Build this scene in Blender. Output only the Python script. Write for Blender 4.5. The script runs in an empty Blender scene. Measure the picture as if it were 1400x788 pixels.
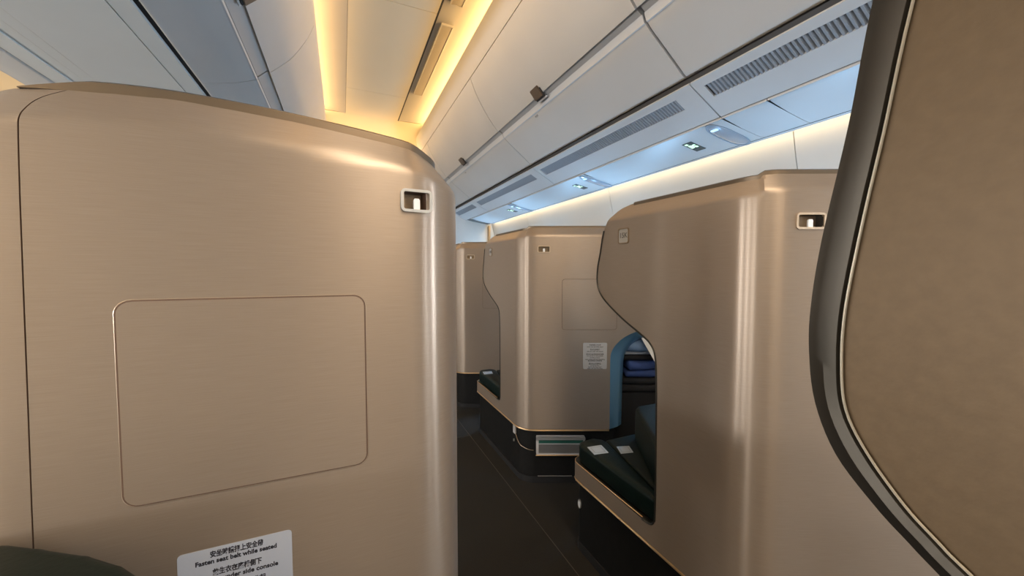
import bpy, bmesh, math, random
from mathutils import Vector, Matrix
random.seed(7)
C = bpy.context.scene.collection
S = bpy.context.scene

# ------------------------------------------------------------------ materials
def mat(name, col, rough=.5, metal=0., **k):
    m = bpy.data.materials.new(name); m.use_nodes = True
    b = m.node_tree.nodes['Principled BSDF']
    b.inputs['Base Color'].default_value = (*col, 1)
    b.inputs['Roughness'].default_value = rough
    b.inputs['Metallic'].default_value = metal
    if 'emit' in k:
        b.inputs['Emission Color'].default_value = (*k['emit'], 1)
        b.inputs['Emission Strength'].default_value = k.get('power', 1)
    if 'spec' in k: b.inputs['Specular IOR Level'].default_value = k['spec']
    if 'sheen' in k: b.inputs['Sheen Weight'].default_value = k['sheen']
    if 'coat' in k:
        b.inputs['Coat Weight'].default_value = k['coat']; b.inputs['Coat Roughness'].default_value = .15
    return m

def noisy(name, c1, c2, scale, rough=.5, metal=0., bump=0., stretch=(1,1,1), coords='Object', detail=3, **k):
    m = mat(name, c1, rough, metal, **k)
    nt = m.node_tree; b = nt.nodes['Principled BSDF']
    tc = nt.nodes.new('ShaderNodeTexCoord'); mp = nt.nodes.new('ShaderNodeMapping')
    mp.inputs['Scale'].default_value = stretch
    n = nt.nodes.new('ShaderNodeTexNoise'); n.inputs['Scale'].default_value = scale; n.inputs['Detail'].default_value = detail
    r = nt.nodes.new('ShaderNodeValToRGB')
    r.color_ramp.elements[0].position = .3; r.color_ramp.elements[1].position = .7
    r.color_ramp.elements[0].color = (*c1, 1); r.color_ramp.elements[1].color = (*c2, 1)
    nt.links.new(tc.outputs[coords], mp.inputs['Vector']); nt.links.new(mp.outputs[0], n.inputs['Vector'])
    nt.links.new(n.outputs['Fac'], r.inputs[0]); nt.links.new(r.outputs[0], b.inputs['Base Color'])
    if bump:
        bp = nt.nodes.new('ShaderNodeBump'); bp.inputs['Strength'].default_value = bump; bp.inputs['Distance'].default_value = .001
        nt.links.new(n.outputs['Fac'], bp.inputs['Height']); nt.links.new(bp.outputs[0], b.inputs['Normal'])
    return m

def brushed(name, c1, c2, rough=.42, metal=.55, aniso=.75):
    # champagne lacquered panel with fine horizontal brushing (UV = along path, height)
    m = noisy(name, c1, c2, 1.0, rough, metal, 0.06, (22, 1400, 1), 'UV', 2)
    nt = m.node_tree; b = nt.nodes['Principled BSDF']
    b.inputs['Anisotropic'].default_value = aniso
    b.inputs['Anisotropic Rotation'].default_value = .25
    t = nt.nodes.new('ShaderNodeTangent'); t.direction_type = 'UV_MAP'; t.uv_map = 'UVMap'
    nt.links.new(t.outputs[0], b.inputs['Tangent'])
    return m

M = {}
M['champ'] = brushed('champagne_brushed', (.325,.265,.213), (.360,.297,.240), .34, .52, .85)
M['champ_in'] = noisy('champagne_lining_shaded', (.120,.080,.042), (.137,.092,.049), 260, .5, .4, .1)  # colour darkened in place of shade from an unbuilt divider
M['lip'] = mat('panel_lip', (.50,.41,.32), .3, .7)
M['groove'] = mat('groove_brown', (.13,.08,.055), .6)
M['gold'] = mat('gold_trim', (.72,.50,.28), .28, .9)
M['cap'] = mat('bronze_cap', (.21,.165,.12), .3, .9)
M['edge'] = mat('dark_edge', (.035,.035,.032), .35, .5)
M['wingtrim'] = noisy('gunmetal_trim', (.040,.036,.029), (.058,.051,.042), 60, .42, .8, .25, (1,.25,.25))
M['bead'] = mat('bright_bead', (.42,.38,.30), .35, .4)
M['black'] = noisy('black_base', (.006,.006,.006), (.009,.009,.009), 40, .6, 0, .1, spec=.2)
M['dark'] = mat('dark_void', (.006,.006,.007), .7)
M['leather'] = noisy('green_leather', (.002,.008,.007), (.003,.011,.010), 140, .42, 0, .25, spec=.2)
M['leather2'] = noisy('green_leather_dull', (.004,.010,.0085), (.006,.014,.012), 140, .5, 0, .25, spec=.2)
M['surround_lit'] = mat('surround_blue_lit', (.12,.28,.44), .3, .55)  # blue window light put into the surround's base colour
M['white'] = noisy('cabin_white', (.60,.585,.56), (.63,.615,.59), 3, .48)
M['white2'] = noisy('cabin_white_satin', (.60,.60,.60), (.63,.63,.63), 3, .38)
M['under'] = noisy('underside_white', (.76,.75,.70), (.79,.78,.73), 3, .5)
M['wall'] = noisy('sidewall_white', (.66,.64,.60), (.69,.67,.63), 3, .6)
M['ceil'] = noisy('ceiling_cove_lit', (.74,.65,.47), (.77,.68,.50), 2, .6)  # warm bounce from the coves mixed into the panel colour
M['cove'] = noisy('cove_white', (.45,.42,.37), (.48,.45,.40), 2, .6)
M['chan'] = mat('channel_grey', (.52,.51,.50), .45, .2)
M['chan2'] = mat('channel_blue_grey', (.27,.29,.32), .4, .3)
M['latch'] = mat('latch_bronze', (.17,.125,.09), .4, .6)
M['gap'] = mat('gap_dark', (.025,.025,.027), .7)
M['gapgrey'] = mat('gap_grey', (.15,.14,.13), .7)
M['seamdark'] = mat('joint_dark', (.05,.055,.065), .6)
M['slat'] = mat('slat_grey', (.30,.32,.35), .45, .1)
M['diff'] = mat('diffuser_beige', (.42,.36,.26), .5)
M['silver'] = mat('silver_frame', (.66,.67,.66), .28, .75)
M['tanframe'] = mat('tan_frame', (.55,.45,.34), .35, .6)
M['tab'] = mat('white_tab', (.85,.88,.90), .35)
M['pocket'] = mat('pocket_bronze', (.27,.20,.13), .35, .7)
M['placard'] = mat('placard_grey', (.40,.44,.52), .5)
M['placard2'] = mat('placard_faded', (.40,.385,.36), .5)
M['seamline'] = mat('carpet_seam', (.05,.042,.035), .9)
M['drawerface'] = mat('drawer_face', (.22,.21,.20), .3, .5)
M['ink'] = mat('ink', (.02,.02,.03), .6)
M['ink2'] = mat('ink_grey', (.12,.11,.10), .6)
M['tag'] = mat('tag_white', (.42,.48,.54), .5)
M['tagline'] = mat('tag_line', (.25,.29,.31), .5)
M['green'] = mat('green_strip', (.02,.09,.07), .4)
M['signbox'] = mat('sign_box', (.02,.05,.055), .25)
M['icon'] = mat('icon_lit', (.5,.7,.5), .5, emit=(.62,1,.72), power=1.3)
M['lens'] = mat('lens_clear', (.42,.48,.56), .12, .3, coat=.5)
M['lensrim'] = mat('lens_rim', (.30,.36,.44), .3)
M['bulb'] = mat('bulb_lit', (.8,.9,1), .5, emit=(.45,.75,1), power=.9)
M['carpet'] = noisy('carpet', (.006,.005,.003), (.011,.009,.0055), 260, .95, 0, .6)
M['denim'] = noisy('light_denim', (.10,.17,.30), (.18,.27,.42), 30, .9, 0, .4)
M['blue'] = noisy('blue_cloth', (.02,.045,.16), (.035,.07,.22), 25, .8, 0, .4)
M['blackcloth'] = noisy('black_cloth', (.006,.006,.008), (.012,.012,.014), 25, .9, 0, .4)
M['whitecloth'] = noisy('grey_cloth', (.22,.25,.30), (.30,.33,.38), 25, .9, 0, .4)
M['paper'] = mat('paper', (.75,.72,.66), .6)
M['papertan'] = mat('paper_tan', (.60,.42,.24), .6)

# ------------------------------------------------------------------ helpers
def link(name, me, m, parent=None, smooth=True):
    o = bpy.data.objects.new(name, me); C.objects.link(o)
    if m is not None: me.materials.append(M[m] if isinstance(m, str) else m)
    if smooth:
        for p in me.polygons: p.use_smooth = True
        try: me.set_sharp_from_angle(angle=math.radians(35))
        except Exception: pass
    if parent is not None: o.parent = parent
    return o
def obj(name, bm, m, parent=None, smooth=True):
    bmesh.ops.recalc_face_normals(bm, faces=bm.faces)
    me = bpy.data.meshes.new(name); bm.to_mesh(me); bm.free()
    o = link(name, me, m, None, smooth)
    if parent is not None:
        o.parent = parent
        o.matrix_parent_inverse = Matrix.Identity(4)
        if parent_world(parent) != Matrix.Identity(4):
            me.transform(parent_world(parent).inverted())
    return o
def parent_world(p):
    m = Matrix.Translation(p.location) @ p.rotation_euler.to_matrix().to_4x4()
    return (parent_world(p.parent) @ m) if p.parent else m
def tag(o, label=None, cat=None, group=None, kind=None):
    if label: o['label'] = label
    if cat: o['category'] = cat
    if group: o['group'] = group
    if kind: o['kind'] = kind
    return o
def thing(name, loc, label, cat, group=None):
    o = bpy.data.objects.new(name, None); C.objects.link(o); o.location = loc; o.empty_display_size = .05
    return tag(o, label, cat, group)
def struct(name, bm, m):
    return tag(obj(name, bm, m), kind='structure')

def add_box(bm, x0,x1,y0,y1,z0,z1):
    v = [bm.verts.new((x,y,z)) for z in (z0,z1) for y in (y0,y1) for x in (x0,x1)]
    for f in ((0,1,3,2),(4,6,7,5),(0,4,5,1),(2,3,7,6),(0,2,6,4),(1,5,7,3)): bm.faces.new([v[i] for i in f])
def add_obox(bm, o, ax, ay, az):
    o, ax, ay, az = map(Vector, (o, ax, ay, az))
    v = [bm.verts.new(o + ax*i + ay*j + az*k) for k in (0,1) for j in (0,1) for i in (0,1)]
    for f in ((0,1,3,2),(4,6,7,5),(0,4,5,1),(2,3,7,6),(0,2,6,4),(1,5,7,3)): bm.faces.new([v[i] for i in f])
def add_prism_y(bm, prof, y0, y1):
    a = [bm.verts.new((x,y0,z)) for x,z in prof]; b = [bm.verts.new((x,y1,z)) for x,z in prof]
    n = len(prof)
    for i in range(n): bm.faces.new((a[i],a[(i+1)%n],b[(i+1)%n],b[i]))
    bm.faces.new(a); bm.faces.new(b[::-1])
def add_tube(bm, pts, r, seg=8, upv=None):
    pts = [Vector(p) for p in pts]; rings = []
    up = Vector((0,0,1))
    for i,p in enumerate(pts):
        t = (pts[min(i+1,len(pts)-1)]-pts[max(i-1,0)]).normalized()
        u = Vector(upv) if upv else (up if abs(t.dot(up)) < .95 else Vector((1,0,0)))
        a = t.cross(u).normalized(); b = a.cross(t).normalized()
        rings.append([bm.verts.new(p + a*(r*math.cos(2*math.pi*k/seg)) + b*(r*math.sin(2*math.pi*k/seg))) for k in range(seg)])
    for q, w in zip(rings, rings[1:]):
        for k in range(seg): bm.faces.new((q[k], q[(k+1)%seg], w[(k+1)%seg], w[k]))
    bm.faces.new(rings[0]); bm.faces.new(rings[-1][::-1])
def ribbon(prof, t):
    # closed profile: open polyline offset by t on its left side
    out = []
    for i,(x,z) in enumerate(prof):
        a = prof[max(i-1,0)]; b = prof[min(i+1,len(prof)-1)]
        dx, dz = b[0]-a[0], b[1]-a[1]; l = math.hypot(dx,dz)
        out.append((x - dz/l*t, z + dx/l*t))
    return list(prof) + out[::-1]
def smooth_pts(pts, n=6):
    # Catmull-Rom
    o = []
    for i in range(len(pts)-1):
        p0 = pts[max(i-1,0)]; p1 = pts[i]; p2 = pts[i+1]; p3 = pts[min(i+2,len(pts)-1)]
        for k in range(n):
            t = k/n
            o.append(tuple(.5*((2*p1[j]) + (-p0[j]+p2[j])*t + (2*p0[j]-5*p1[j]+4*p2[j]-p3[j])*t*t + (-p0[j]+3*p1[j]-3*p2[j]+p3[j])*t**3) for j in range(len(p1))))
    o.append(tuple(pts[-1])); return o
def rrect(x0,x1,y0,y1,r,n=5):
    o = []
    for cx,cy,a0 in ((x1-r,y1-r,0),(x0+r,y1-r,90),(x0+r,y0+r,180),(x1-r,y0+r,270)):
        for k in range(n+1):
            a = math.radians(a0+90*k/n); o.append((cx+r*math.cos(a), cy+r*math.sin(a)))
    return o

class Path:
    """plan path with filleted corners; s = 0 at node `zero`; offsets go to the inside"""
    def __init__(self, nodes, radii, zero, sign):
        P = [Vector(n) for n in nodes]; pts = []; marks = {}
        self.curved = []
        for i,p in enumerate(P):
            if i in (0, len(P)-1) or not radii[i]:
                marks[i] = len(pts); pts.append(p.copy()); continue
            a = (P[i-1]-p).normalized(); b = (P[i+1]-p).normalized()
            ang = a.angle(b); R = radii[i]; L = R/math.tan(ang/2)
            p0 = p+a*L; cen = p + (a+b).normalized()*(R/math.sin(ang/2))
            v0 = p0-cen; turn = math.pi-ang
            sg = 1 if (-a).cross(b) > 0 else -1
            n = 16; st = len(pts)
            for k in range(n+1):
                th = sg*turn*k/n; c, s_ = math.cos(th), math.sin(th)
                pts.append(cen + Vector((v0.x*c - v0.y*s_, v0.x*s_ + v0.y*c)))
            marks[i] = st + n//2; self.curved.append((st, st+n))
        self.pts = pts; L = [0]
        for a,b in zip(pts, pts[1:]): L.append(L[-1]+(b-a).length)
        z = L[marks[zero]]; self.L = [l-z for l in L]; self.sign = sign
        R = radii[zero]; self.T = self.A = 0
        if R:
            a = (P[zero-1]-P[zero]).normalized(); b = (P[zero+1]-P[zero]).normalized(); ang = a.angle(b)
            self.T = R/math.tan(ang/2); self.A = R*(math.pi-ang)/2
        cc = self.T-self.A
        self.curved = [(self.L[a]-cc if self.L[a] < 0 else self.L[a]+cc, self.L[b]+cc if self.L[b] > 0 else self.L[b]-cc) for a,b in self.curved]
        self.nrm = []
        for i in range(len(pts)):
            t = (pts[min(i+1,len(pts)-1)]-pts[max(i-1,0)]).normalized()
            self.nrm.append(Vector((-t.y, t.x))*sign)
    def at(self, s):
        if self.T:
            s = s*self.A/self.T if abs(s) < self.T else math.copysign(abs(s)-self.T+self.A, s)
        L = self.L; i = 0
        while i < len(L)-2 and L[i+1] < s: i += 1
        u = (s-L[i])/(L[i+1]-L[i]); 
        p = self.pts[i] + (self.pts[i+1]-self.pts[i])*u
        uc = min(max(u,0),1)
        n = (self.nrm[i]*(1-uc) + self.nrm[i+1]*uc).normalized()
        return p, n
    def P(self, s, z, off=0):
        p, n = self.at(s); q = p + n*off
        return Vector((q.x, q.y, z))
    def frame(self, s, z, off=0):
        # matrix: X along reading direction (seen from outside), Y up, Z outward
        p, n = self.at(s); out = Vector((-n.x,-n.y,0)); up = Vector((0,0,1)); x = up.cross(out)
        q = self.P(s,z,off)
        return Matrix(((x.x,up.x,out.x,q.x),(x.y,up.y,out.y,q.y),(x.z,up.z,out.z,q.z),(0,0,0,1)))
    def steps(self, s0, s1, coarse=.12, fine=.008):
        out = []; s = s0
        ss = []
        for a,b in self.curved:
            k = a
            while k <= b+1e-6: ss.append(k); k += fine
            ss.append(b)
        k = s0
        while k < s1: ss.append(k); k += coarse
        return sorted(x for x in set(round(v,5) for v in ss) if s0 < x < s1)

def plate(name, outline, path, off0, off1, m, parent, ztop=None, r=.045, holes=(), edge=None, hole_pad=0):
    """a curved panel: outline in (s, z) bent along the path, with real thickness"""
    bm = bmesh.new()
    vs = []
    for p in outline:
        if vs and (abs(vs[-1].co.x-p[0])+abs(vs[-1].co.y-p[1])) < 1e-5: continue
        vs.append(bm.verts.new((p[0], p[1], 0)))
    bm.faces.new(vs)
    s0 = min(p[0] for p in outline); s1 = max(p[0] for p in outline)
    z0 = min(p[1] for p in outline); z1 = max(p[1] for p in outline)
    cs = path.steps(s0, s1)
    zs = []
    if ztop:
        zt = max(ztop(s0+(s1-s0)*k/20) for k in range(21)); zb = min(ztop(s0+(s1-s0)*k/20) for k in range(21)) - r
        k = zb
        while k < zt: zs.append(k); k += .004
    for h in holes: cs += [h[0],h[1]]; zs += [h[2],h[3]]
    for s in cs:
        g = bm.verts[:]+bm.edges[:]+bm.faces[:]
        bmesh.ops.bisect_plane(bm, geom=g, plane_co=(s,0,0), plane_no=(1,0,0), dist=1e-6)
    for z in zs:
        if z0 < z < z1:
            g = bm.verts[:]+bm.edges[:]+bm.faces[:]
            bmesh.ops.bisect_plane(bm, geom=g, plane_co=(0,z,0), plane_no=(0,1,0), dist=1e-6)
    for h in holes:
        kill = [f for f in bm.faces if h[0] < f.calc_center_median().x < h[1] and h[2] < f.calc_center_median().y < h[3]]
        bmesh.ops.delete(bm, geom=kill, context='FACES')
    bmesh.ops.triangulate(bm, faces=bm.faces)
    W = parent_world(parent).inverted() if parent else Matrix.Identity(4)
    def mp(v, off):
        s, z = v.co.x, v.co.y; sh = 0
        if ztop:
            d = ztop(s)-z
            t_ = r-max(d,0)
            if t_ > 0: sh = .85*(t_*t_/.030 if t_ < .015 else t_-.0075)
        return W @ path.P(s, z, off+sh)
    bm.verts.index_update()
    V = bm.verts[:]; n = len(V)
    co = [mp(v,off0) for v in V] + [mp(v,off1) for v in V]
    uv = [(v.co.x, v.co.y) for v in V]*2
    F = [[v.index for v in f.verts] for f in bm.faces]
    be = [e for e in bm.edges if len(e.link_faces) == 1]
    E = [[e.verts[0].index, e.verts[1].index] for e in be]
    # outward orientation
    a,b,c = [co[i] for i in F[0]]; nn = (b-a).cross(c-a)
    p, nr = path.at(uv[F[0][0]][0]); flip = nn.dot(Vector((nr.x,nr.y,0))) > 0
    faces = [f[::-1] if flip else f for f in F] + [[i+n for i in (f if flip else f[::-1])] for f in F]
    bridge = [[a,b,b+n,a+n] for a,b in E]
    bm.free()
    if edge is None: faces += bridge
    me = bpy.data.meshes.new(name); me.from_pydata([tuple(c) for c in co], [], faces)
    ul = me.uv_layers.new(name='UVMap')
    for l in me.loops: ul.data[l.index].uv = uv[l.vertex_index]
    me.update()
    o = link(name, me, m); o.parent = parent
    if edge:
        me2 = bpy.data.meshes.new('edge_trim'); me2.from_pydata([tuple(c) for c in co], [], bridge); me2.update()
        b2 = bmesh.new(); b2.from_mesh(me2); bmesh.ops.delete(b2, geom=[v for v in b2.verts if not v.link_faces], context='VERTS')
        bmesh.ops.recalc_face_normals(b2, faces=b2.faces); b2.to_mesh(me2); b2.free()
        e2 = link('edge_trim', me2, edge); e2.parent = parent
    return o

def rail(name, path, sz, off, r, m, parent, seg=8, upv=None):
    bm = bmesh.new(); add_tube(bm, [path.P(s,z,off) for s,z in sz if z < 1.135], r, seg, upv)
    return obj(name, bm, m, parent)

def text_mesh(name, body, size, mtx, m, parent, bold=0.0, depth=.0002, align='CENTER', space=1.0, line=1.0, width=None):
    cu = bpy.data.curves.new(name, 'FONT'); cu.body = body; cu.size = size
    cu.align_x = align; cu.align_y = 'CENTER'; cu.extrude = depth; cu.offset = bold; cu.resolution_u = 3
    cu.space_character = space; cu.space_line = line
    t = bpy.data.objects.new(name, cu); C.objects.link(t)
    dg = bpy.context.evaluated_depsgraph_get()
    me = bpy.data.meshes.new_from_object(t.evaluated_get(dg))
    bpy.data.objects.remove(t); bpy.data.curves.remove(cu)
    if width:
        xs = [v.co.x for v in me.vertices]; me.transform(Matrix.Diagonal((width/(max(xs)-min(xs)),1,1,1)))
    me.transform(parent_world(parent).inverted() @ mtx)
    me.materials.clear()
    o = link(name, me, m, None, False); o.parent = parent
    return o
def flat_on(name, pts, mtx, depth, m, parent, z0=0):
    # small plate drawn in the frame's X/Y, extruded along its outward Z
    bm = bmesh.new()
    a = [bm.verts.new(mtx @ Vector((x,y,z0))) for x,y in pts]; b = [bm.verts.new(mtx @ Vector((x,y,z0+depth))) for x,y in pts]
    n = len(pts)
    for i in range(n): bm.faces.new((a[i],a[(i+1)%n],b[(i+1)%n],b[i]))
    bm.faces.new(a[::-1]); bm.faces.new(b)
    return obj(name, bm, m, parent)
def ring_on(name, outer, inner, mtx, depth, m, parent, z0=0):
    bm = bmesh.new(); n = len(outer)
    q = [[bm.verts.new(mtx @ Vector((x,y,z))) for x,y in pl] for pl, z in ((outer,z0),(outer,z0+depth),(inner,z0+depth),(inner,z0))]
    for a, b in ((0,1),(1,2),(2,3),(3,0)):
        for i in range(n): bm.faces.new((q[a][i], q[a][(i+1)%n], q[b][(i+1)%n], q[b][i]))
    return obj(name, bm, m, parent)

def soft_block(name, poly, z0, z1, bev, m, parent, seg=4, bottom=True, noise=0):
    bm = bmesh.new()
    a = [bm.verts.new((x,y,z0)) for x,y in poly]; b = [bm.verts.new((x,y,z1)) for x,y in poly]
    n = len(poly)
    for i in range(n): bm.faces.new((a[i],a[(i+1)%n],b[(i+1)%n],b[i]))
    bm.faces.new(a[::-1]); bm.faces.new(b)
    bmesh.ops.recalc_face_normals(bm, faces=bm.faces)
    es = [e for e in bm.edges if bottom or max(v.co.z for v in e.verts) > z0+1e-6]
    bmesh.ops.bevel(bm, geom=es, offset=bev, segments=seg, profile=.5, affect='EDGES', clamp_overlap=True)
    if noise:
        bmesh.ops.triangulate(bm, faces=[f for f in bm.faces if len(f.verts) > 4])
        bmesh.ops.subdivide_edges(bm, edges=[e for e in bm.edges if e.calc_length() > .03], cuts=3, use_grid_fill=True)
        from mathutils import noise as nz
        for v in bm.verts:
            k = nz.noise(v.co*14)
            v.co.z += noise*k; v.co.x += noise*.7*nz.noise(v.co*17+Vector((5,0,0))); v.co.y += noise*.7*nz.noise(v.co*17+Vector((0,9,0)))
    return obj(name, bm, m, parent)

# ------------------------------------------------------------------ suite fittings
def access_panel(path, s0, s1, z0, z1, parent, r=.012):
    g = .0022
    plate('panel_groove', rrect(s0-g,s1+g,z0-g,z1+g,r+g), path, -.0005, .001, 'groove', parent)
    plate('access_panel', rrect(s0,s1,z0,z1,r), path, -.0014, .001, 'champ', parent)
    q = rrect(s0-g,s1+g,z0-g,z1+g,r+g,6); q = [(a[0]+(b[0]-a[0])*k/6, a[1]+(b[1]-a[1])*k/6) for a,b in zip(q, q[1:]+q[:1]) for k in range(6)]
    bm = bmesh.new(); add_tube(bm, [path.P(a,b,.0001) for a,b in q+q[:1]], .0007, 6, (.37,.92,.03)); obj('panel_lip', bm, 'lip', parent)
def coat_hook(path, s, z, w, h, parent, frame='silver'):
    mt = path.frame(s, z, 0)
    fr = ring_on('coat_hook_frame', rrect(-w/2-.004,w/2+.004,-h/2-.004,h/2+.004,.007), rrect(-w/2,w/2,-h/2,h/2,.003), mt, .006, frame, parent, -.003)
    bm = bmesh.new(); d = -.020
    v = [bm.verts.new(mt @ Vector(c)) for c in ((-w/2-.001,-h/2-.001,0),(w/2+.001,-h/2-.001,0),(w/2+.001,h/2+.001,0),(-w/2-.001,h/2+.001,0),
         (-w/2-.001,-h/2-.001,d),(w/2+.001,-h/2-.001,d),(w/2+.001,h/2+.001,d),(-w/2-.001,h/2+.001,d))]
    for f in ((4,5,6,7),(0,1,5,4),(1,2,6,5),(2,3,7,6),(3,0,4,7)): bm.faces.new([v[i] for i in f])
    obj('hook_recess', bm, 'pocket', parent, False)
    flat_on('hook_tab', [(-.004,-h/2),(.005,-h/2),(.005,.001),(.0035,.0035),(-.0025,.0035),(-.004,.001)], mt, .004, 'tab', parent, -.004)
def seat_plate(path, s, z, body, parent):
    mt = path.frame(s, z, 0)
    p = flat_on('seat_number_plate', rrect(-.021,.021,-.021,.021,.006), mt, .0012, 'placard2', parent)
    ring_on('plate_frame', rrect(-.0225,.0225,-.0225,.0225,.0065), rrect(-.0195,.0195,-.0195,.0195,.005), mt, .0022, 'pocket', parent)
    text_mesh('seat_number', body, .021, mt @ Matrix.Translation((0,.001,.0014)), 'ink2', parent, .0002)

# ------------------------------------------------------------------ window-side suites (right of the aisle)
XS = .746; D = Vector((.915,-.4035))
def interp(tab):
    tab = smooth_pts(tab, 8)
    def f(s):
        if s <= tab[0][0]: return tab[0][1]
        for a,b in zip(tab, tab[1:]):
            if s <= b[0]: 
                return a[1]+(b[1]-a[1])*(s-a[0])/(b[0]-a[0])
        return tab[-1][1]
    return f
WING = [(.880,1.195),(.915,1.191),(.945,1.178),(.983,1.123),(1.0,1.058),(1.014,1.005),(1.013,.955),(.983,.913),(.899,.863),(.817,.826),(.781,.806),(.762,.776),(.756,.700),(.754,.560),(.753,.363),(.757,.332),(.770,.318),(.800,.314)]
def window_suite(yc, label, number, detail):
    back = Vector((XS,yc)) + D*.80
    path = Path([(XS+.55,yc+.668),(XS,yc+.668),(XS,yc),(back.x,back.y)], [0,.045,.105,0], 2, 1)
    t = thing('seat_suite', (XS+.35, yc+.2, 0), label, 'airline seat suite', 'window-side suites along the right of the aisle')
    zt = interp([(-1,1.195),(-.05,1.190),(.02,1.198),(1,1.200)])
    wing = smooth_pts([(-(y-.5), z) for y,z in WING], 5)
    top = [(-.36+ (.79+.36)*k/30, 0) for k in range(31)]; top = [(s, zt(s)) for s,_ in top]
    cut = [(.78,.755),(.647,.743),(.597,.736),(.543,.723),(.505,.709),(.468,.688),(.434,.655),(.417,.624),(.412,.590),(.412,.500),(.412,.400),(.412,.262)]
    cut = smooth_pts(cut, 4)
    outline = [(-1.15,.262),(-1.15,.318)] + [(-.62,.318)] + wing[::-1] + top + [(.79,.756)] + cut
    # travel order: fascia end -> fascia top -> opening corner -> up the wing -> top -> right end -> cutaway -> bottom
    hook = (.104,1.097,.050,.024)
    plate('shell', outline, path, 0, .024, 'champ', t, zt, .045, holes=[(hook[0]-.025,hook[0]+.025,hook[1]-.012,hook[1]+.012)], edge='edge')
    coat_hook(path, hook[0], hook[1], hook[2], hook[3], t, 'tanframe')
    access_panel(path, .189, .439, .729, .960, t)
    seat_plate(path, -.392, 1.100, number, t)
    # cap and trims
    pts = [(s, zt(s)+.001) for s in [-.385+.02*k for k in range(59)]]
    bm = bmesh.new()
    prev = None
    for s, z in pts:
        a = [bm.verts.new(path.P(s, z+dz, off)) for off,dz in ((.0295,-.005),(.0295,.004),(.033,.0065),(.056,.0065),(.060,.001),(.056,-.008))]
        if prev:
            for k in range(6): bm.faces.new((prev[k],prev[(k+1)%6],a[(k+1)%6],a[k]))
        else: bm.faces.new(a)
        prev = a
    bm.faces.new(prev[::-1]); obj('top_cap', bm, 'cap', t)
    rail('wing_edge_bead', path, wing, -.0002, .0026, 'edge', t, 8, (1,0,0))
    rail('lower_trim', path, [(-1.13+.02*k, .257) for k in range(78)], .002, .0042, 'gold', t)
    rail('upper_fascia_trim', path, [(-.62-.02*k, .3195) for k in range(25)][::-1] + [(-.60+.02*k,.3195) for k in range(16)], .001, .0016, 'gold', t)
    # base
    base = [(-1.16,.001),(-1.16,.254),(.44,.254),(.44,.001)]
    plate('base', base, path, .016, .034, 'black', t)
    plate('kick_plate', [(-1.16,.001),(-1.16,.030),(.44,.030),(.44,.001)], path, .012, .0165, 'dark', t)
    # cushions seen through the side opening (coordinates relative to this row)
    dy = yc-.5
    def pl(ps): return [(x, y+dy) for x,y in ps]
    soft_block('seat_cushion', pl([(.757,.60),(.757,1.125),(.772,1.150),(.832,1.154),(.860,1.130),(.864,1.105),(.796,.80),(.796,.60)]), .316, .385, .014, 'leather', t)
    soft_block('inner_cushion', pl([(.800,.60),(.800,.80),(.868,1.105),(.868,1.13),(1.20,1.13),(1.20,.60)]), .316, .380, .012, 'leather2', t)
    soft_block('side_bolster', pl([(.812,.60),(.812,.82),(.965,1.08),(.99,1.10),(1.20,1.10),(1.20,.60)]), .376, .500, .05, 'leather2', t, 6)
    bm = bmesh.new(); add_box(bm, XS+.03, 1.25, yc+.12, yc+.64, .20, .316); obj('cushion_tray', bm, 'dark', t)
    for q, nm in (([(.769,1.095),(.824,1.089),(.812,1.032),(.759,1.040)],'a'), ([(.872,1.066),(.916,1.052),(.897,1.008),(.852,1.018)],'b')):
        z = .3858 if nm == 'a' else .3808
        bm = bmesh.new(); P4 = [Vector((x,y+dy)) for x,y in q]; 
        lo = [bm.verts.new((p.x,p.y,z-.001)) for p in P4]; hi = [bm.verts.new((p.x,p.y,z)) for p in P4]
        for i in range(4): bm.faces.new((lo[i],lo[(i+1)%4],hi[(i+1)%4],hi[i]))
        bm.faces.new(hi); bm.faces.new(lo[::-1]); tg = obj('cushion_tag', bm, 'tag', t, False)
        cen = sum(P4, Vector((0,0)))/4
        if detail:
            bm = bmesh.new(); k0 = [cen+(p-cen)*.72 for p in P4]; k1 = [cen+(p-cen)*.64 for p in P4]
            a = [bm.verts.new((p.x,p.y,z+.0004)) for p in k0]; b = [bm.verts.new((p.x,p.y,z+.0004)) for p in k1]
            for i in range(4): bm.faces.new((a[i],a[(i+1)%4],b[(i+1)%4],b[i]))
            l = obj('tag_print', bm, 'tagline', tg, False)
    return t, path

near, pn = window_suite(.50, 'nearest champagne suite across the aisle with seat number 15K and side window opening', '15K', True)
mid, pm = window_suite(1.59, 'middle champagne suite with warning placard and silver drawer, past the one numbered 15K', '14K', True)
far, pf = window_suite(2.68, 'farthest champagne suite, a narrow strip beyond the middle suite beside the dark aisle', '12K', False)

# near suite: small round light on the dark base
mt = pn.frame(-.627, .168, .016)
ring_on('light_rim', [(.010*math.cos(a*math.pi/8), .016*math.sin(a*math.pi/8)) for a in range(16)], [(.0085*math.cos(a*math.pi/8), .014*math.sin(a*math.pi/8)) for a in range(16)], mt, .004, 'silver', near)
flat_on('step_light', [(.0086*math.cos(a*math.pi/8), .0142*math.sin(a*math.pi/8)) for a in range(16)], mt, .003, 'tab', near)

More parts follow.
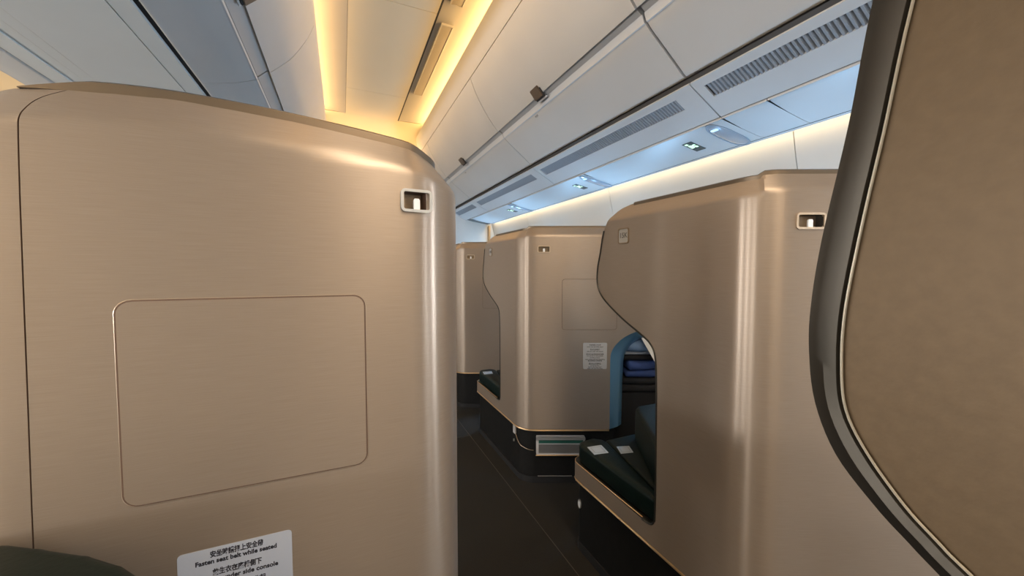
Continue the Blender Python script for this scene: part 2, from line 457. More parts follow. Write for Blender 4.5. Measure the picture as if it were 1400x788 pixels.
# middle suite: placard, drawer, footwell surround, hardware
def placard(path, s, z, w, h, lines, parent, m, ink, tilt=0, bold=.0001):
    mt = path.frame(s, z, 0)
    p = flat_on('warning_placard', rrect(-w/2,w/2,-h/2,h/2,.005), mt, .0006, m, parent)
    for y, size, body, wd in lines:
        text_mesh('placard_text', body, size, mt @ Matrix.Translation((0, y, .0007)), ink, p, bold, width=wd)
    return p
placard(pm, .341, .607, .110, .122, [(.050,.0085,'安坐時請扣上安全帶',.052),(.042,.008,'Fasten seat belt while seated',.074),(.029,.0085,'救生衣在座椅側下',.045),(.021,.008,'Life vest under side console',.074),
    (.007,.0095,'請勿坐在此處 請收起枱板及屏幕',.080),(.000,.008,'Do not sit on side console',.074),(-.008,.008,'Stow table and screen for',.046),(-.016,.008,'taxi, take-off and landing',.090),(-.023,.008,'緊急著陸姿勢請參閱',.064),
    (-.037,.0095,'請勿在此放置物品',.056),(-.044,.008,'Do not stow items',.040),(-.051,.008,'here during taxi',.060),(-.058,.008,'take-off and landing',.070)], mid, 'placard2', 'ink2')
mt = pm.frame(.185, .186, 0)
dr = flat_on('drawer', rrect(-.113,.113,-.043,.043,.004), mt, .018, 'chan', mid, -.014)
flat_on('drawer_green_stripe', [(-.102,.012),(.104,.012),(.104,.027),(-.102,.027)], mt, .001, 'green', dr, .0042)
flat_on('drawer_face', [(-.102,-.034),(.104,-.034),(.104,.008),(-.102,.008)], mt, .001, 'drawerface', dr, .0040)
flat_on('drawer_pull', rrect(-.113,.113,.031,.043,.003), mt, .010, 'silver', dr, .003)
rail('drawer_lip', pm, [(.07+.0115*k, .141) for k in range(21)], -.004, .003, 'gold', mid)
rail('release_wire', pm, smooth_pts([(-.085,.215),(-.06,.190),(-.03,.172),(0,.165),(.03,.160),(.058,.158)],4), .010, .0022, 'cap', mid)
mt = pm.frame(-.09, .238, .012)
flat_on('release_plate', rrect(-.013,.013,-.030,.026,.004), mt, .006, 'chan', mid)
mt = pm.frame(-.10, .17, .012)
flat_on('release_button', rrect(-.004,.004,-.006,.006,.002), mt, .005, 'silver', mid)
bm = bmesh.new(); add_tube(bm, [pm.P(.08+.02*k,.035,.010) for k in range(9)], .0025); obj('floor_rail', bm, 'ink2', mid)
def footwell(path, t):
    outer = smooth_pts([(.412,.262),(.412,.400),(.412,.500),(.412,.590),(.417,.624),(.434,.655),(.468,.688),(.505,.709),(.543,.723),(.597,.736),(.647,.743),(.78,.755)], 4)
    inner = smooth_pts([(.483,.262),(.485,.400),(.487,.500),(.489,.560),(.493,.590),(.501,.614),(.518,.640),(.545,.663),(.585,.681),(.637,.692),(.70,.699),(.78,.705)], 4)
    bm = bmesh.new(); rows = []
    for (a,b) in zip(outer, inner):
        rows.append([bm.verts.new(path.P(*a, .004)), bm.verts.new(path.P(a[0]*.7+b[0]*.3, a[1]*.7+b[1]*.3, .016)), bm.verts.new(path.P(a[0]*.35+b[0]*.65, a[1]*.35+b[1]*.65, .034)),
                     bm.verts.new(path.P(*b, .060)), bm.verts.new(path.P(b[0]+.012, b[1]-.004, .10)), bm.verts.new(path.P(*a, .10))])
    for q, w in zip(rows, rows[1:]):
        for k in range(6): bm.faces.new((q[k], q[(k+1)%6], w[(k+1)%6], w[k]))
    bm.faces.new(rows[0]); bm.faces.new(rows[-1][::-1])
    obj('footwell_surround', bm, 'surround_lit', t)
    bm = bmesh.new()
    p = lambda s,z,o: bm.verts.new(path.P(s,z,o))
    def slab(s0,s1,z0,z1,o0,o1):
        v = [p(s,z,o) for o in (o0,o1) for z in (z0,z1) for s in (s0,s1)]
        for f in ((0,1,3,2),(4,6,7,5),(0,4,5,1),(2,3,7,6),(0,2,6,4),(1,5,7,3)): bm.faces.new([v[i] for i in f])
    slab(.44,.79,.02,.40,.10,.42); slab(.44,.46,.40,.742,.10,.42); slab(.46,.79,.40,.74,.40,.42); slab(.46,.79,.722,.742,.10,.40)
    obj('footwell_box', bm, 'dark', t, False)
footwell(pm, mid)
footwell(pn, near); 

# clothes packed in the middle suite's footwell
def garment(s0,s1,z0,z1,o0,o1,m,nz,label,seed):
    c = [pm.P(s,0,o) for s,o in ((s0,o0),(s1,o0),(s1,o1),(s0,o1))]
    o = soft_block('folded_garment', [(v.x,v.y) for v in c], z0, z1, (z1-z0)*.42, m, None, 4, True, nz)
    return tag(o, label, 'clothing')
garment(.485,.76,.402,.440,.105,.37,'blackcloth',.006,'black folded garment, lowest of the pile in the footwell',1)
garment(.495,.76,.442,.482,.10,.37,'blackcloth',.006,'black folded garment just beneath the creased blue ones',2)
garment(.510,.76,.485,.520,.085,.37,'blue',.015,'lower creased royal blue garment in the footwell pile',3)
garment(.515,.76,.524,.562,.07,.37,'blue',.017,'upper creased royal blue garment beneath the black layer',4)
garment(.500,.76,.565,.592,.09,.37,'blackcloth',.006,'thin black garment folded between royal blue and pale grey layers',5)
garment(.500,.76,.594,.610,.085,.37,'whitecloth',.005,'pale grey folded garment under the denim on the pile',6)
garment(.488,.76,.612,.676,.065,.37,'denim',.014,'light blue denim garment on top of the footwell pile',7)
bk = thing('booklet', tuple(pm.P(.60,.60,.06)), 'white and tan booklet leaning upright against the folded clothes', 'booklet')
bm = bmesh.new(); add_obox(bm, pm.P(.572,.682,.050), pm.P(.62,.682,.07)-pm.P(.572,.682,.05), pm.P(.630,.572,.030)-pm.P(.572,.682,.050), (pm.P(0,0,.004)-pm.P(0,0,0)))
obj('cover', bm, 'papertan', bk, False)
bm = bmesh.new(); add_obox(bm, pm.P(.569,.681,.045), pm.P(.595,.681,.056)-pm.P(.569,.681,.045), pm.P(.627,.572,.025)-pm.P(.569,.681,.045), (pm.P(0,0,.003)-pm.P(0,0,0)))
obj('pages', bm, 'paper', bk, False)

# ------------------------------------------------------------------ centre suite ahead (large shell on the left)
lt = thing('seat_suite', (-.05,.9,0), 'large champagne suite back filling the left, with coat hook and access panel', 'airline seat suite')
pl_ = Path([(.18,1.30),(.18,.575),(-.345,.575),(-.70,.735)], [0,.085,.10,0], 1, -1)
ztl = interp([(-.3,1.166),(-.1,1.168),(0,1.174),(.06,1.184),(.12,1.193),(.20,1.202),(.28,1.209),(.36,1.2125),(.42,1.2110),(.46,1.2065),(.50,1.199),(.54,1.188),(.60,1.168),(.66,1.158),(.75,1.155),(1,1.15)])
LO = []  # outline of the main back
LO += [(-.60,.262),(-.60,ztl(-.6))] + [(s, ztl(s)) for s in [-.58+.02*k for k in range(52)]]
seam = smooth_pts([(.450,1.2105),(.465,1.199),(.477,1.186),(.4815,1.165),(.4835,1.10),(.485,1.0),(.487,.85),(.489,.705),(.491,.50),(.493,.262)],4)
plate('shell', LO + seam, pl_, 0, .024, 'champ', lt, ztl, .050, holes=[(.077-.019,.077+.019,1.1015-.0125,1.1015+.0125)], edge='groove')
seam2 = [(s+.0013, z) for s,z in seam]
plate('side_shell', seam2[::-1] + [(s, ztl(s)) for s in [.462+.02*k for k in range(20)]] + [(.84,.262)], pl_, 0, .024, 'champ', lt, ztl, .050, edge='groove')
coat_hook(pl_, .077, 1.1015, .038, .025, lt, 'silver')
access_panel(pl_, .153, .414, .727, .9645, lt, .014)
placard(pl_, .3085, .594, .121, .122, [(.0525,.0088,'安坐時請扣上安全帶',.056),(.0440,.0082,'Fasten seat belt while seated',.086),(.0290,.0088,'救生衣在座椅側下',.052),(.0200,.0082,'Life vest under side console',.088),
    (.006,.0088,'請勿坐在此處請收起',.060),(-.003,.0082,'Do not sit on console',.070)], lt, 'placard', 'ink', bold=.00025)
bm = bmesh.new(); prev = None
for s in [-.55+.015*k for k in range(71)]:
    z = ztl(s)+.001; tp = min(1, max(.05,(.505-s)/.06))
    a = [bm.verts.new(pl_.P(s, z+dz*tp, off)) for off,dz in ((.0335,-.006),(.0335,.006),(.037,.0085),(.060,.0085),(.064,.001),(.060,-.010))]
    if prev:
        for k in range(6): bm.faces.new((prev[k],prev[(k+1)%6],a[(k+1)%6],a[k]))
    else: bm.faces.new(a)
    prev = a
bm.faces.new(prev[::-1]); obj('top_cap', bm, 'cap', lt)
plate('base', [(-.60,.001),(-.60,.258),(.82,.258),(.82,.001)], pl_, .016, .034, 'black', lt)
rail('lower_trim', pl_, [(-.58+.02*k,.257) for k in range(69)], .002, .0042, 'gold', lt)

# ------------------------------------------------------------------ own suite: wing at the right edge and leather pad at the lower left
ow = thing('seat_suite', (-.2,-.3,0), 'nearest wing panel with dark metallic edge trim filling the right edge of the view', 'airline seat suite')
k_ = .861
outer = [(.050,1.215),(.068,1.17),(.081,1.10),(.087,1.057),(.095,1.012),(.098,.985),(.098,.966),(.095,.945),(.087,.926),(.074,.912),(.064,.904),(.056,.898),(.02,.872),(-.06,.815),(-.12,.77),(-.145,.73),(-.15,.64),(-.15,.42)]
inner = [(.032,1.205),(.057,1.155),(.0695,1.093),(.076,1.050),(.081,1.019),(.0855,.985),(.0860,.962),(.084,.945),(.077,.931),(.066,.917),(.057,.909),(.049,.903),(.012,.879),(-.068,.826),(-.133,.777),(-.160,.733),(-.165,.64),(-.165,.42)]
sc = lambda L: [(y*k_, 1+(z-1)*k_) for y,z in L]
outer = smooth_pts(sc(outer),5); inner = smooth_pts(sc(inner),5)
bm = bmesh.new(); rows = []
for (a,b) in zip(outer, inner):
    mx = lambda u: (a[0]*(1-u)+b[0]*u, a[1]*(1-u)+b[1]*u)
    rows.append([bm.verts.new((.180,*a)), bm.verts.new((.157,*a)), bm.verts.new((.1548,*mx(.10))), bm.verts.new((.1545,*mx(.30))), bm.verts.new((.1535,*mx(.6))), bm.verts.new((.1545,*mx(.93))), bm.verts.new((.158,*b)), bm.verts.new((.180,*b))])
for q,w in zip(rows, rows[1:]):
    for k in range(8): bm.faces.new((q[k], q[(k+1)%8], w[(k+1)%8], w[k]))
bm.faces.new(rows[0]); bm.faces.new(rows[-1][::-1])
obj('wing_edge_trim', bm, 'wingtrim', ow)
bm = bmesh.new(); add_tube(bm, [(.1558,y-.0003,z) for y,z in inner], .00045, 6, (1,0,0)); obj('trim_bead', bm, 'bead', ow)
ph = Path([(.157,.5),(.157,-.9)], [0,0], 0, 1)
pp = [(.5-y, z) for y,z in inner]
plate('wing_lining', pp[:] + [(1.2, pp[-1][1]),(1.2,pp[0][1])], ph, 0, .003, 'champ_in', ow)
pp = [(.5-y, z) for y,z in outer]
ph2 = Path([(.180,.5),(.180,-.9)], [0,0], 0, 1)
ph3 = Path([(.180,.5),(.180,-.9)], [0,0], 0, -1)
plate('wing_outer', pp[:] + [(1.2,pp[-1][1]),(1.2,pp[0][1])], ph3, 0, .018, 'champ', ow)
bm = bmesh.new(); add_box(bm, .158,.18,-.70,.12,.002,.56); obj('lower_wall', bm, 'black', ow, False)
poly = [(-.60,.570),(-.345,.570),(-.318,.563),(-.281,.540),(-.232,.508),(-.196,.478),(-.165,.443),(-.148,.40),(-.145,.34),(-.145,.10),(-.92,.10),(-.92,.570)]
bm = bmesh.new()
soft_block('console_pad', poly, .60, .722, .016, 'leather', ow, 5)
bm = bmesh.new(); add_box(bm, -.90,-.20,.14,.53,.001,.605); obj('console_body', bm, 'black', ow, False)

# ------------------------------------------------------------------ cabin shell (setting)
Y0, Y1 = -2.6, 4.60
CX = -.965
mir = lambda pr: [(2*CX-x, z) for x,z in pr]
bm = bmesh.new(); add_box(bm, -3.9,1.95,Y0,Y1+.1,-.05,0); struct('floor', bm, 'carpet')
bm = bmesh.new(); add_box(bm, .690,.6925,Y0,Y1,0,.0012); add_box(bm,-.1,.690,2.20,2.2025,0,.0012); struct('trim_1', bm, 'seamline')
# ceiling: flat panels over each aisle with joints
yj = [Y0, -.13, 1.06, 2.24, 3.41]
for side in (0,1):
    f = (lambda pr: pr) if side == 0 else mir
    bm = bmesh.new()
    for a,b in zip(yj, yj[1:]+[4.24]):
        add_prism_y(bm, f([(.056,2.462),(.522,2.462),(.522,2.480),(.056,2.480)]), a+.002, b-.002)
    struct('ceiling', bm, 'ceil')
    bm = bmesh.new(); add_prism_y(bm, f([(-.25,2.56),(.90,2.56),(.90,2.60),(-.25,2.60)]), Y0, Y1); struct('ceiling', bm, 'gap')
    # coves: curved reflectors, lit by strips hidden behind the bin lips
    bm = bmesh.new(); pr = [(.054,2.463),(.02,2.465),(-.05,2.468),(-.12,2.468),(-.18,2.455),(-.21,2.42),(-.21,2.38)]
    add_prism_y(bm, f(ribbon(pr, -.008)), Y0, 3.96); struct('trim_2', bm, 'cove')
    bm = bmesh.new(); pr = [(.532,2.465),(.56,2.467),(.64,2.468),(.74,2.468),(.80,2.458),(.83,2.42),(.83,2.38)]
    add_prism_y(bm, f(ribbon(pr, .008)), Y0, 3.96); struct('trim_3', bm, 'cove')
    # curved end of the ceiling recess
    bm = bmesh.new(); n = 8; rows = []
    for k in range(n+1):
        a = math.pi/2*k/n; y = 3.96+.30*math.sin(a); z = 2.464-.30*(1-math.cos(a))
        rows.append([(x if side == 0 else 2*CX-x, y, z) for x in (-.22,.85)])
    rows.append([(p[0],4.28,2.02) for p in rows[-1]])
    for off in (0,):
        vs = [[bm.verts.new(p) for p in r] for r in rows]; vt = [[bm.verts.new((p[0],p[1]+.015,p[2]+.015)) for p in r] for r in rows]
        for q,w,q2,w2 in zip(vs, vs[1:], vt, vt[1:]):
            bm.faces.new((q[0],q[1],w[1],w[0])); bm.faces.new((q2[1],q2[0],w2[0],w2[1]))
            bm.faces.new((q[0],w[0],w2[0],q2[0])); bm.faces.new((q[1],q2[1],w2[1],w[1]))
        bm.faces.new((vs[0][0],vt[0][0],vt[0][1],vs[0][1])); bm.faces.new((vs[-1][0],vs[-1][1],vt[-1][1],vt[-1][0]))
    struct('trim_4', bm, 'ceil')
    # dark joint beside the ceiling panel, and the fixed strip between cove and window bins
    bm = bmesh.new(); add_prism_y(bm, f([(.520,2.464),(.533,2.464),(.533,2.480),(.520,2.480)]), Y0, 4.24); struct('trim_5', bm, 'gap')
    bm = bmesh.new(); add_prism_y(bm, f(ribbon([(.731,2.385),(.738,2.366),(.757,2.300),(.7765,2.242)], .012)), Y0, Y1); struct('trim_6', bm, 'white')
    bm = bmesh.new(); add_prism_y(bm, f(ribbon([(-.109,2.385),(-.113,2.366),(-.118,2.350)], -.012)), Y0, Y1); struct('trim_7', bm, 'white')

# inlaid diffusers in the right cove
n_in = 0
for a,b in ((.15,1.30),(1.16+.0,2.10-.14+.0),(2.32,3.28)):
    pass
for a,b,lab in ((1.02,2.12,'long beige ceiling inlay panel in the lit cove, at the upper edge of view'), (2.32,3.30,'beige ceiling inlay panel in the lit cove, the farther of the pair')):
    t = thing('ceiling_inlay', (.60,(a+b)/2,2.452), lab, 'ceiling panel', 'inlay panels in the ceiling cove')
    bm = bmesh.new(); add_obox(bm, (.572,a,2.456), (.062,0,.001), (0,b-a,0), (0,0,.012)); obj('diffuser', bm, 'diff', t, False)
    bm = bmesh.new()
    for q in (((.566,a-.006,2.454),(.074,0,.001),(0,.006,0)),((.566,b,2.454),(.074,0,.001),(0,.006,0)),((.566,a,2.454),(.006,0,.001),(0,b-a,0)),((.634,a,2.455),(.006,0,.001),(0,b-a,0))):
        add_obox(bm, q[0], q[1], q[2], (0,0,.014))
    obj('frame', bm, 'cove', t, False)

# ------------------------------------------------------------------ overhead bins
joints = [-2.58,-.20,1.104,2.424,3.80,Y1]
UP = smooth_pts([(.7765,2.235),(.812,2.150),(.866,2.056),(.918,1.982),(.967,1.925)],4)
LOW = smooth_pts([(1.012,1.897),(1.0165,1.889),(1.036,1.868),(1.080,1.834),(1.130,1.796),(1.165,1.769),(1.190,1.749),(1.203,1.740),(1.212,1.737),(1.219,1.745)],3)
CUP = smooth_pts([(-.116,2.344),(-.150,2.264),(-.220,2.153),(-.275,2.095),(-.330,2.046)],4)
CLOW = smooth_pts([(-.392,1.998),(-.430,1.983),(-.485,1.964),(-.540,1.951),(-.600,1.939),(-.625,1.935),(-.632,1.945)],3)
def latch_at(t, x, z, y, sx, up):
    # a small paddle lying on the door's lower edge, with a dark finger gap beneath it
    o = Vector((x,y,z)); d = (Vector((.646*sx,0,-.763)) if sx > 0 else Vector((-.75,0,-.66))); n = Vector((d.z*sx,0,-d.x*sx))
    if n.z > 0: n = -n
    bm = bmesh.new(); add_obox(bm, o+Vector((0,-.041,0))+n*.010+d*.004, -d*.058, (0,.082,0), n*.007)
    bmesh.ops.bevel(bm, geom=bm.edges[:], offset=.003, segments=2, affect='EDGES')
    obj('latch_handle', bm, 'latch', t)
    bm = bmesh.new(); add_obox(bm, o+Vector((0,-.038,0))+n*.001+d*.012, -d*.050, (0,.076,0), n*.0095); obj('latch_gap', bm, 'gap', t, False)
    bm = bmesh.new(); add_obox(bm, o+Vector((0,-.046,0))-n*.002+d*.013, d*.008, (0,.092,0), n*.007); obj('latch_plate', bm, 'white2', t, False)
labw = {0:'window-side overhead bin nearest behind the view, mostly out of sight', 1:'nearest large white overhead bin at the upper right above the striped vent', 2:'second white overhead bin on the right, with the larger bronze latch',
        3:'third white overhead bin on the right, with the small bronze latch', 4:'farthest white overhead bin on the right, tapering behind the large suite'}
labc = {0:'centre overhead bin behind the view', 1:'nearest centre overhead bin at the upper left with a bronze latch at the top edge', 2:'second centre overhead bin at upper left, between the cove and grey channel',
        3:'third centre overhead bin at left, just above the large suite top', 4:'farthest centre overhead bin hidden behind the large suite'}
for i,(a,b) in enumerate(zip(joints, joints[1:])):
    g = .003 if i != 1 else .003
    ya, yb = a+g, b-g
    if a == 1.104: ya += .005
    for side in (0,):
        f = (lambda pr: pr) if side == 0 else mir
        sx = 1 if side == 0 else -1
        t = thing('overhead_bin', (1.3 if side == 0 else 2*CX-1.3,(a+b)/2,1.75), labw[i] if side == 0 else 'white overhead bin over the far window seats, number hidden behind the centre bins', 'overhead bin', 'window-side overhead bins' if side == 0 else 'overhead bins of the far aisle')
        bm = bmesh.new(); add_prism_y(bm, f(ribbon(UP, .014)), ya, yb); obj('bin_door', bm, 'white', t)
        bm = bmesh.new(); add_prism_y(bm, f(ribbon(LOW, .010)), ya, yb); obj('bin_lip', bm, 'white', t)
        bm = bmesh.new(); add_prism_y(bm, f([(.999,1.916),(1.0015,1.908),(1.010,1.8885),(1.0155,1.8865),(1.018,1.892),(1.006,1.918)]), ya, yb); obj('lip_ledge', bm, 'white2', t, False)
        bm = bmesh.new(); add_prism_y(bm, f([(.800,2.235),(.969,1.936),(1.006,1.913),(1.030,1.902),(1.225,1.765),(1.72,1.80),(1.72,2.235)]), ya+.004, yb-.004); obj('bin_body', bm, 'chan', t, False)
        if side == 0:
            yl = {1:.35, 2:1.835, 3:3.21, 4:4.2}.get(i)
            if yl:
                latch_at(t, .975, 1.918, yl, 1, True)
                fr = Matrix(((0,-.62,-.78,1.0205),(1,0,0,yl+.0),(0,.78,-.62,1.8785),(0,0,0,1)))
                # row marking on the lip: seat numbers and a pictogram block
                m1 = Matrix(((0,-.66,-.70,1.0235),(-1,0,0,yl-.14+.28),(0,.70,-.70,1.8735),(0,0,0,1)))
                body = {1:'16 J K', 2:'15 J K', 3:'14 J K', 4:'12 J K'}[i]
                text_mesh('row_number', body, .014, m1, 'ink2', t, .0002)
    # centre bins
    t = thing('overhead_bin', (CX,(a+b)/2,1.95), labc[i], 'overhead bin', 'centre overhead bins')
    for f, nm in (((lambda pr: pr),''), (mir,'')):
        bm = bmesh.new(); add_prism_y(bm, f(ribbon(CUP, -.014)), ya, yb); obj('bin_door', bm, 'white', t)
        bm = bmesh.new(); add_prism_y(bm, f(ribbon(CLOW, -.010)), ya, yb); obj('bin_lip', bm, 'white', t)
        bm = bmesh.new(); add_prism_y(bm, f([(-.385,2.004),(-.389,1.997),(-.396,1.996),(-.396,2.004)]), ya, yb); obj('lip_bead', bm, 'bead' if nm else 'white2', t, False)
    pr = [(-.145,2.344),(-.336,2.056),(-.345,2.050),(-.385,2.014),(-.640,1.955)]
    bm = bmesh.new(); add_prism_y(bm, pr + mir(pr)[::-1], ya+.004, yb-.004); obj('bin_body', bm, 'chan', t, False)
    yl = {1:.48, 2:1.80, 3:3.42}.get(i)
    if yl: latch_at(t, -.335, 2.046, yl, -1, True)
bm = bmesh.new(); add_prism_y(bm, mir([(.7765,2.235),(.973,1.917),(1.222,1.742),(1.70,1.57),(1.70,2.235)]), Y0, Y1); struct('trim_12', bm, 'white')
bm = bmesh.new()
for f in ((lambda pr: pr), mir):
    add_prism_y(bm, f([(-.655,1.934),(-.726,1.930),(-.726,1.944),(-.655,1.948)]), Y0, Y1)
    pass
add_prism_y(bm, [(-.732,1.930),(-1.085,1.928),(-1.085,1.942),(-.732,1.944)], Y0, Y1)
add_prism_y(bm, [(-1.146,1.934),(-1.292,1.936),(-1.292,1.948),(-1.146,1.948)], Y0, Y1)
add_prism_y(bm, [(-1.089,1.931),(-1.142,1.931),(-1.142,1.945),(-1.089,1.945)], Y0, Y1)
struct('trim_8', bm, 'under')
bm = bmesh.new(); add_prism_y(bm, [(-.640,1.950),(-1.29,1.950),(-1.29,1.960),(-.640,1.960)], Y0, Y1); struct('trim_9', bm, 'gap')

# ------------------------------------------------------------------ vent strips and service panels under the window bins
VA, VB = Vector((1.228,0,1.712)), Vector((1.402,0,1.617))
vd = (VB-VA); vn = Vector((vd.z,0,-vd.x)).normalized()   # faces down/inboard
if vn.z > 0: vn = -vn
def vbox(bm, t0, t1, y0, y1, d0, d1):
    p = VA+vd*t0; q = VA+vd*t1
    add_obox(bm, (p.x+vn.x*d0, y0, p.z+vn.z*d0), q-p, (0,y1-y0,0), vn*(d1-d0))
vlab = {0:'long white vent strip panel behind the view', 1:'white vent panel with striped dark air grille nearest at upper right', 2:'second white vent panel along the right bins with a fine grey grille', 3:'third white vent panel, small grille near the far end', 4:'farthest white vent panel, short sliver near the bulkhead'}
for i,(a,b) in enumerate(zip(joints, joints[1:])):
    t = thing('air_vent_panel', (1.32,(a+b)/2,1.66), vlab[i], 'air vent', 'air vent panels under the window bins')
    bm = bmesh.new(); g0, g1 = a+.095, b-.040; ya, yb = a+.003, b-.003
    vbox(bm,0,.18,ya,yb,-.008,0); vbox(bm,.49,1,ya,yb,-.008,0); vbox(bm,.18,.49,ya,g0,-.008,0); vbox(bm,.18,.49,g1,yb,-.008,0)
    obj('panel', bm, 'white2', t, False)
    bm = bmesh.new(); vbox(bm,.17,.50,g0-.01,g1+.01,-.030,-.026); obj('grille_backing', bm, 'gap', t, False)
    bm = bmesh.new(); y = g0+.004; 
    while y < g1-.006:
        p = VA+vd*.18; q = VA+vd*.49
        add_obox(bm, (p.x+vn.x*-.0005, y, p.z+vn.z*-.0005), q-p, (0,.0062,0), vn*-.012+Vector((0,-.006,0))); y += .0155
    obj('grille_slats', bm, 'slat', t, False)
bm = bmesh.new(); vbox(bm,-.02,1.06,Y0,Y1,-.042,-.032)
add_prism_y(bm, [(1.409,1.627),(1.50,1.606),(1.69,1.580),(1.69,1.590),(1.405,1.637)], Y0, Y1); struct('trim_10', bm, 'gapgrey')
bm = bmesh.new(); add_prism_y(bm, [(1.4022,1.6185),(1.4058,1.6175),(1.4058,1.640),(1.4022,1.640)], Y0, Y1)
add_prism_y(bm, [(1.6640,1.5690),(1.6670,1.5686),(1.6670,1.572),(1.6640,1.572)], Y0, 4.40); struct('trim_13', bm, 'seamdark')
PSU = smooth_pts([(1.406,1.6165),(1.412,1.6135),(1.50,1.594),(1.60,1.577),(1.680,1.5685),(1.694,1.570),(1.697,1.580)],3)
units = [(-1.4,-.30,None),(-.2985,.919,None),(.921,1.100,None),(1.102,2.077,1.32),(2.079,3.238,2.275),(3.240,4.40,3.45)]
def zpsu(x): 
    for p,q in zip(PSU, PSU[1:]):
        if p[0] <= x <= q[0]: return p[1]+(q[1]-p[1])*(x-p[0])/(q[0]-p[0])
    return 1.58
nm = {1.32:'nearest lit green and white passenger sign panel with oval reading lamp', 2.275:'second service panel with small green sign, further along the ceiling', 3.45:'farthest service panel with a tiny green sign before the bulkhead'}
for a,b,sy in units:
    lab = nm.get(sy) or {-1.4:'plain service panel behind the view',-.2985:'smooth bluish service panel nearest above the 15K suite', .921:'short bluish filler panel between the nearest service panels'}[a]
    t = thing('service_panel', (1.55,(a+b)/2,1.60), lab, 'service panel', 'service panels above the window seats')
    bm = bmesh.new(); add_prism_y(bm, ribbon(PSU, .008), a, b); obj('panel', bm, 'white2', t)
    if sy:
        x0, x1 = 1.487, 1.585
        u = Vector((x1-x0,0,zpsu(x1)-zpsu(x0))).normalized(); nn = Vector((u.z,0,-u.x)); 
        if nn.z > 0: nn = -nn
        o = Vector((x0,sy,zpsu(x0)))
        bm = bmesh.new(); add_obox(bm, o-nn*.002, u*.100, (0,.052,0), nn*.004); sg = obj('passenger_sign', bm, 'signbox', t, False)
        # seat-belt pictogram (two straps and buckle) and the small no-smoking bar
        bm = bmesh.new(); o2 = o+nn*.0025
        def ic(u0,u1,v0,v1): add_obox(bm, o2+u*(u0*1.15)+Vector((0,v0*1.15,0)), u*((u1-u0)*1.15), (0,(v1-v0)*1.15,0), nn*.0008)
        ic(.006,.018,.026,.038); ic(.024,.036,.024,.036); ic(.040,.052,.026,.038); ic(.028,.048,.018,.023); ic(.024,.034,.006,.016); ic(.040,.052,.006,.016)
        obj('sign_pictogram', bm, 'icon', sg, False)
        # elongated reading lamp
        ly = sy-.145
        def oval(r0, n=28, rx=.122, ry=.038):
            o = []
            for k in range(n):
                an = 2*math.pi*k/n; c, s_ = math.cos(an), math.sin(an)
                o.append((math.copysign(abs(c)**.75, c)*rx*r0, math.copysign(abs(s_)**.9, s_)*ry*r0))
            return o
        mtx = Matrix(((u.x,0,nn.x,1.545),(0,1,0,ly),(u.z,0,nn.z,zpsu(1.545)+.001),(0,0,0,1)))
        ring_on('lamp_rim', oval(1.06), oval(.95), mtx, .004, 'lensrim', t, -.001)
        bm = bmesh.new(); rings = []
        for r0, h in ((.95,.0015),(.8,.004),(.5,.007),(.2,.0085)):
            rings.append([bm.verts.new(mtx @ Vector((x,y,h))) for x,y in oval(r0)])
        for q,w in zip(rings, rings[1:]):
            for k in range(28): bm.faces.new((q[k], q[(k+1)%28], w[(k+1)%28], w[k]))
        bm.faces.new(rings[-1]); obj('lamp_lens', bm, 'lens', t)
        flat_on('lamp_bulb', rrect(-.094,-.078,-.017,.017,.007), mtx, .0016, 'bulb', t, .0065)

# ------------------------------------------------------------------ side walls with window openings, bulkhead
SW = [(1.735,1.72),(1.745,1.60),(1.772,1.48),(1.80,1.38),(1.835,1.22),(1.865,1.08),(1.878,.84),(1.875,.55),(1.84,.25),(1.80,.0)]
wins = [-1.74+1.09*.5*k for k in range(12)]
def sidewall(f, name):
    bm = bmesh.new()
    pj = [Y0,-1.30,-.18,1.03,2.26,3.60,Y1]
    bm2 = ribbon(SW, .02)
    for a,b in zip(pj, pj[1:]):
        hi = SW[:6]; lo = SW[6:]
        add_prism_y(bm, f(ribbon(SW[:6], .015)), a+.002, b-.002)
        add_prism_y(bm, f(ribbon(SW[6:], .015)), a+.002, b-.002)
        ys = [a+.002]
        for w in wins:
            if a+.16 < w < b-.16: ys += [w-.125, w+.125]
        ys.append(b-.002)
        for k in range(0,len(ys),2): add_prism_y(bm, f(ribbon(SW[5:7], .015)), ys[k], ys[k+1])
    struct(name, bm, 'wall')
sidewall(lambda pr: pr, 'wall_right'); sidewall(mir, 'wall_left')
bm = bmesh.new(); add_box(bm, 1.765,1.78,Y0,Y1,1.50,1.74); 
bm.free()
# window frames on the right side
k = 0
for w in wins:
    if not (.3 < w < 4.3): continue
    k += 1; bm = bmesh.new()
    o = rrect(-.130,.130,-.135,.135,.05,6); i_ = rrect(-.105,.105,-.112,.112,.045,6)
    mt = Matrix(((0,.05,-1,1.866),(1,0,0,w),(0,1,0,.96),(0,0,0,1)))
    n = len(o); q = [[bm.verts.new(mt @ Vector((x,y,z))) for x,y in plx] for plx,z in ((o,-.02),(o,.008),(i_,.008),(i_,-.05))]
    for a,b in ((0,1),(1,2),(2,3),(3,0)):
        for j in range(n): bm.faces.new((q[a][j], q[a][(j+1)%n], q[b][(j+1)%n], q[b][j]))
    struct('window_%d' % k, bm, 'wall')
bm = bmesh.new(); add_box(bm, -3.9,1.9,Y1,Y1+.05,0,2.6); struct('wall_front', bm, 'wall')
bm = bmesh.new(); add_box(bm, 1.695,1.712,Y1-.05,Y1-.001,.0,1.560); struct('trim_11', bm, 'gold')
bm = bmesh.new(); add_box(bm, -3.9,1.9,Y0-.05,Y0,0,2.6); struct('wall_back', bm, 'wall')

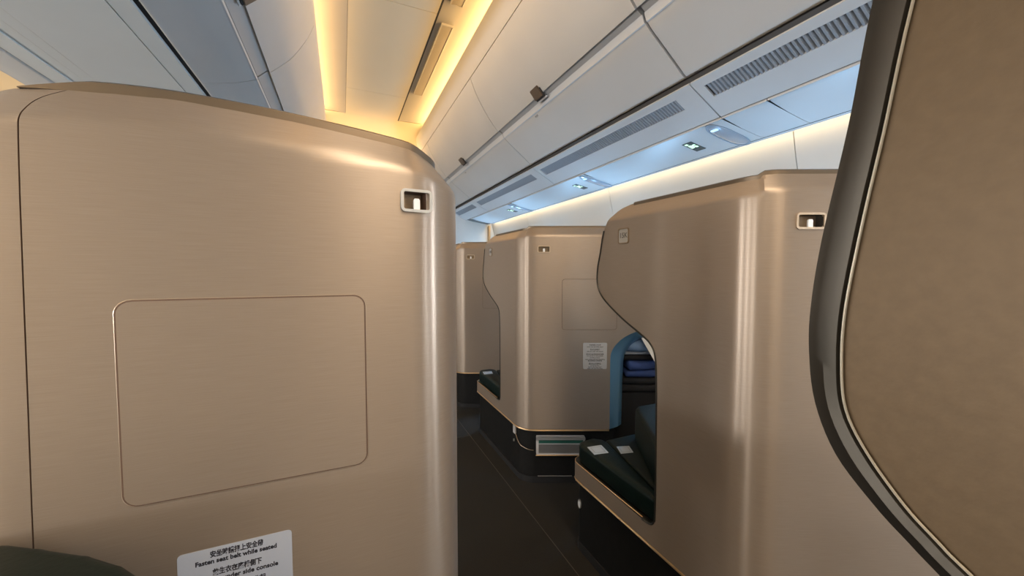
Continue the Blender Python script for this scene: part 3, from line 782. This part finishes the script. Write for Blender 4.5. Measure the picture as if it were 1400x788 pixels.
# ------------------------------------------------------------------ lights
def area(name, loc, size, size_y, power, col, direction, spread=180):
    l = bpy.data.lights.new(name, 'AREA'); l.shape = 'RECTANGLE'; l.size = size; l.size_y = size_y
    l.energy = power; l.color = col; l.spread = math.radians(spread)
    o = bpy.data.objects.new(name, l); C.objects.link(o); o.location = loc
    d = Vector(direction).normalized()
    # local -Z to direction, local Y along the cabin
    z = -d; y = Vector((0,1,0)); 
    if abs(z.dot(y)) > .9: y = Vector((0,0,1))
    x = y.cross(z).normalized(); y = z.cross(x)
    o.rotation_euler = Matrix(((x.x,y.x,z.x),(x.y,y.y,z.y),(x.z,y.z,z.z))).to_euler()
    return o
WARM = (1,.60,.22)
LEN = 3.96-Y0; YM = (3.96+Y0)/2
KC = 1.0
for f in (1,-1):
    X = lambda x: x if f == 1 else 2*CX-x
    area('cove_light_inner', (X(-.155),YM,2.402), .03, LEN, 22*KC, WARM, (f*.93,0,.37))
    area('cove_light_outer', (X(.785),YM,2.402), .03, LEN, 26*KC, WARM, (-f*.93,0,.37))
    area('wall_wash_light', (X(1.722),1.0,1.630), .02, 7.0, 16, (1,.80,.52), (f*.25,0,-1))
area('cove_light_end', (.30,4.16,2.10), .9, .04, 3, WARM, (0,.2,1))
area('aisle_fill', (.29,-1.15,2.455), .36, 2.5, 42, (1,.81,.60), (0,0,-1))  # added overhead fill behind the view, not a known fixture
area('aisle_fill', (2*CX-.29,-1.15,2.455), .36, 2.5, 50, (1,.82,.60), (0,0,-1))  # same added fill over the far aisle
# daylight coming through the windows
for k in range(6):
    ahead = k > 0
    area('window_daylight', (1.90,-1.23+1.09*k,.96), .22, .24, 6.5 if ahead else 20, (.30,.62,1.0) if ahead else (.78,.88,1), (-.55,0,1) if ahead else (-1,.2,.1), 125 if ahead else 180)
for y in (-.14,-.69,-1.78):
    area('window_daylight', (1.90,y,.97), .22, .24, 17, (.84,.91,1), (-1,.15,-.1))
for y in (.44, 1.53, 2.62):
    area('window_daylight', (1.90,y,.95), .22, .24, 12.0, (.30,.60,1.0), (-1,.15,-.3), 90)
for w in wins:
    area('window_daylight', (2*CX-1.90,w,.98), .22, .24, 34.0 if w < .6 else 9, (1,.97,.94), (1,0,.05))
W = bpy.data.worlds.new('World'); S.world = W; W.use_nodes = True
W.node_tree.nodes['Background'].inputs[0].default_value = (.85,.9,1,1)
W.node_tree.nodes['Background'].inputs[1].default_value = .2

# ------------------------------------------------------------------ camera
cam = bpy.data.cameras.new('camera'); co = bpy.data.objects.new('camera', cam); C.objects.link(co)
co.location = (0,0,1.0)
co.rotation_euler = (math.radians(90-2.6), 0, math.radians(-23.8))
cam.sensor_width = 36; cam.lens = 36*526/1400; cam.clip_start = .01
S.camera = co
S.view_settings.view_transform = 'Standard'; S.view_settings.look = 'None'
S.view_settings.exposure = -.12; S.view_settings.gamma = 1; S.view_settings.use_curve_mapping = False
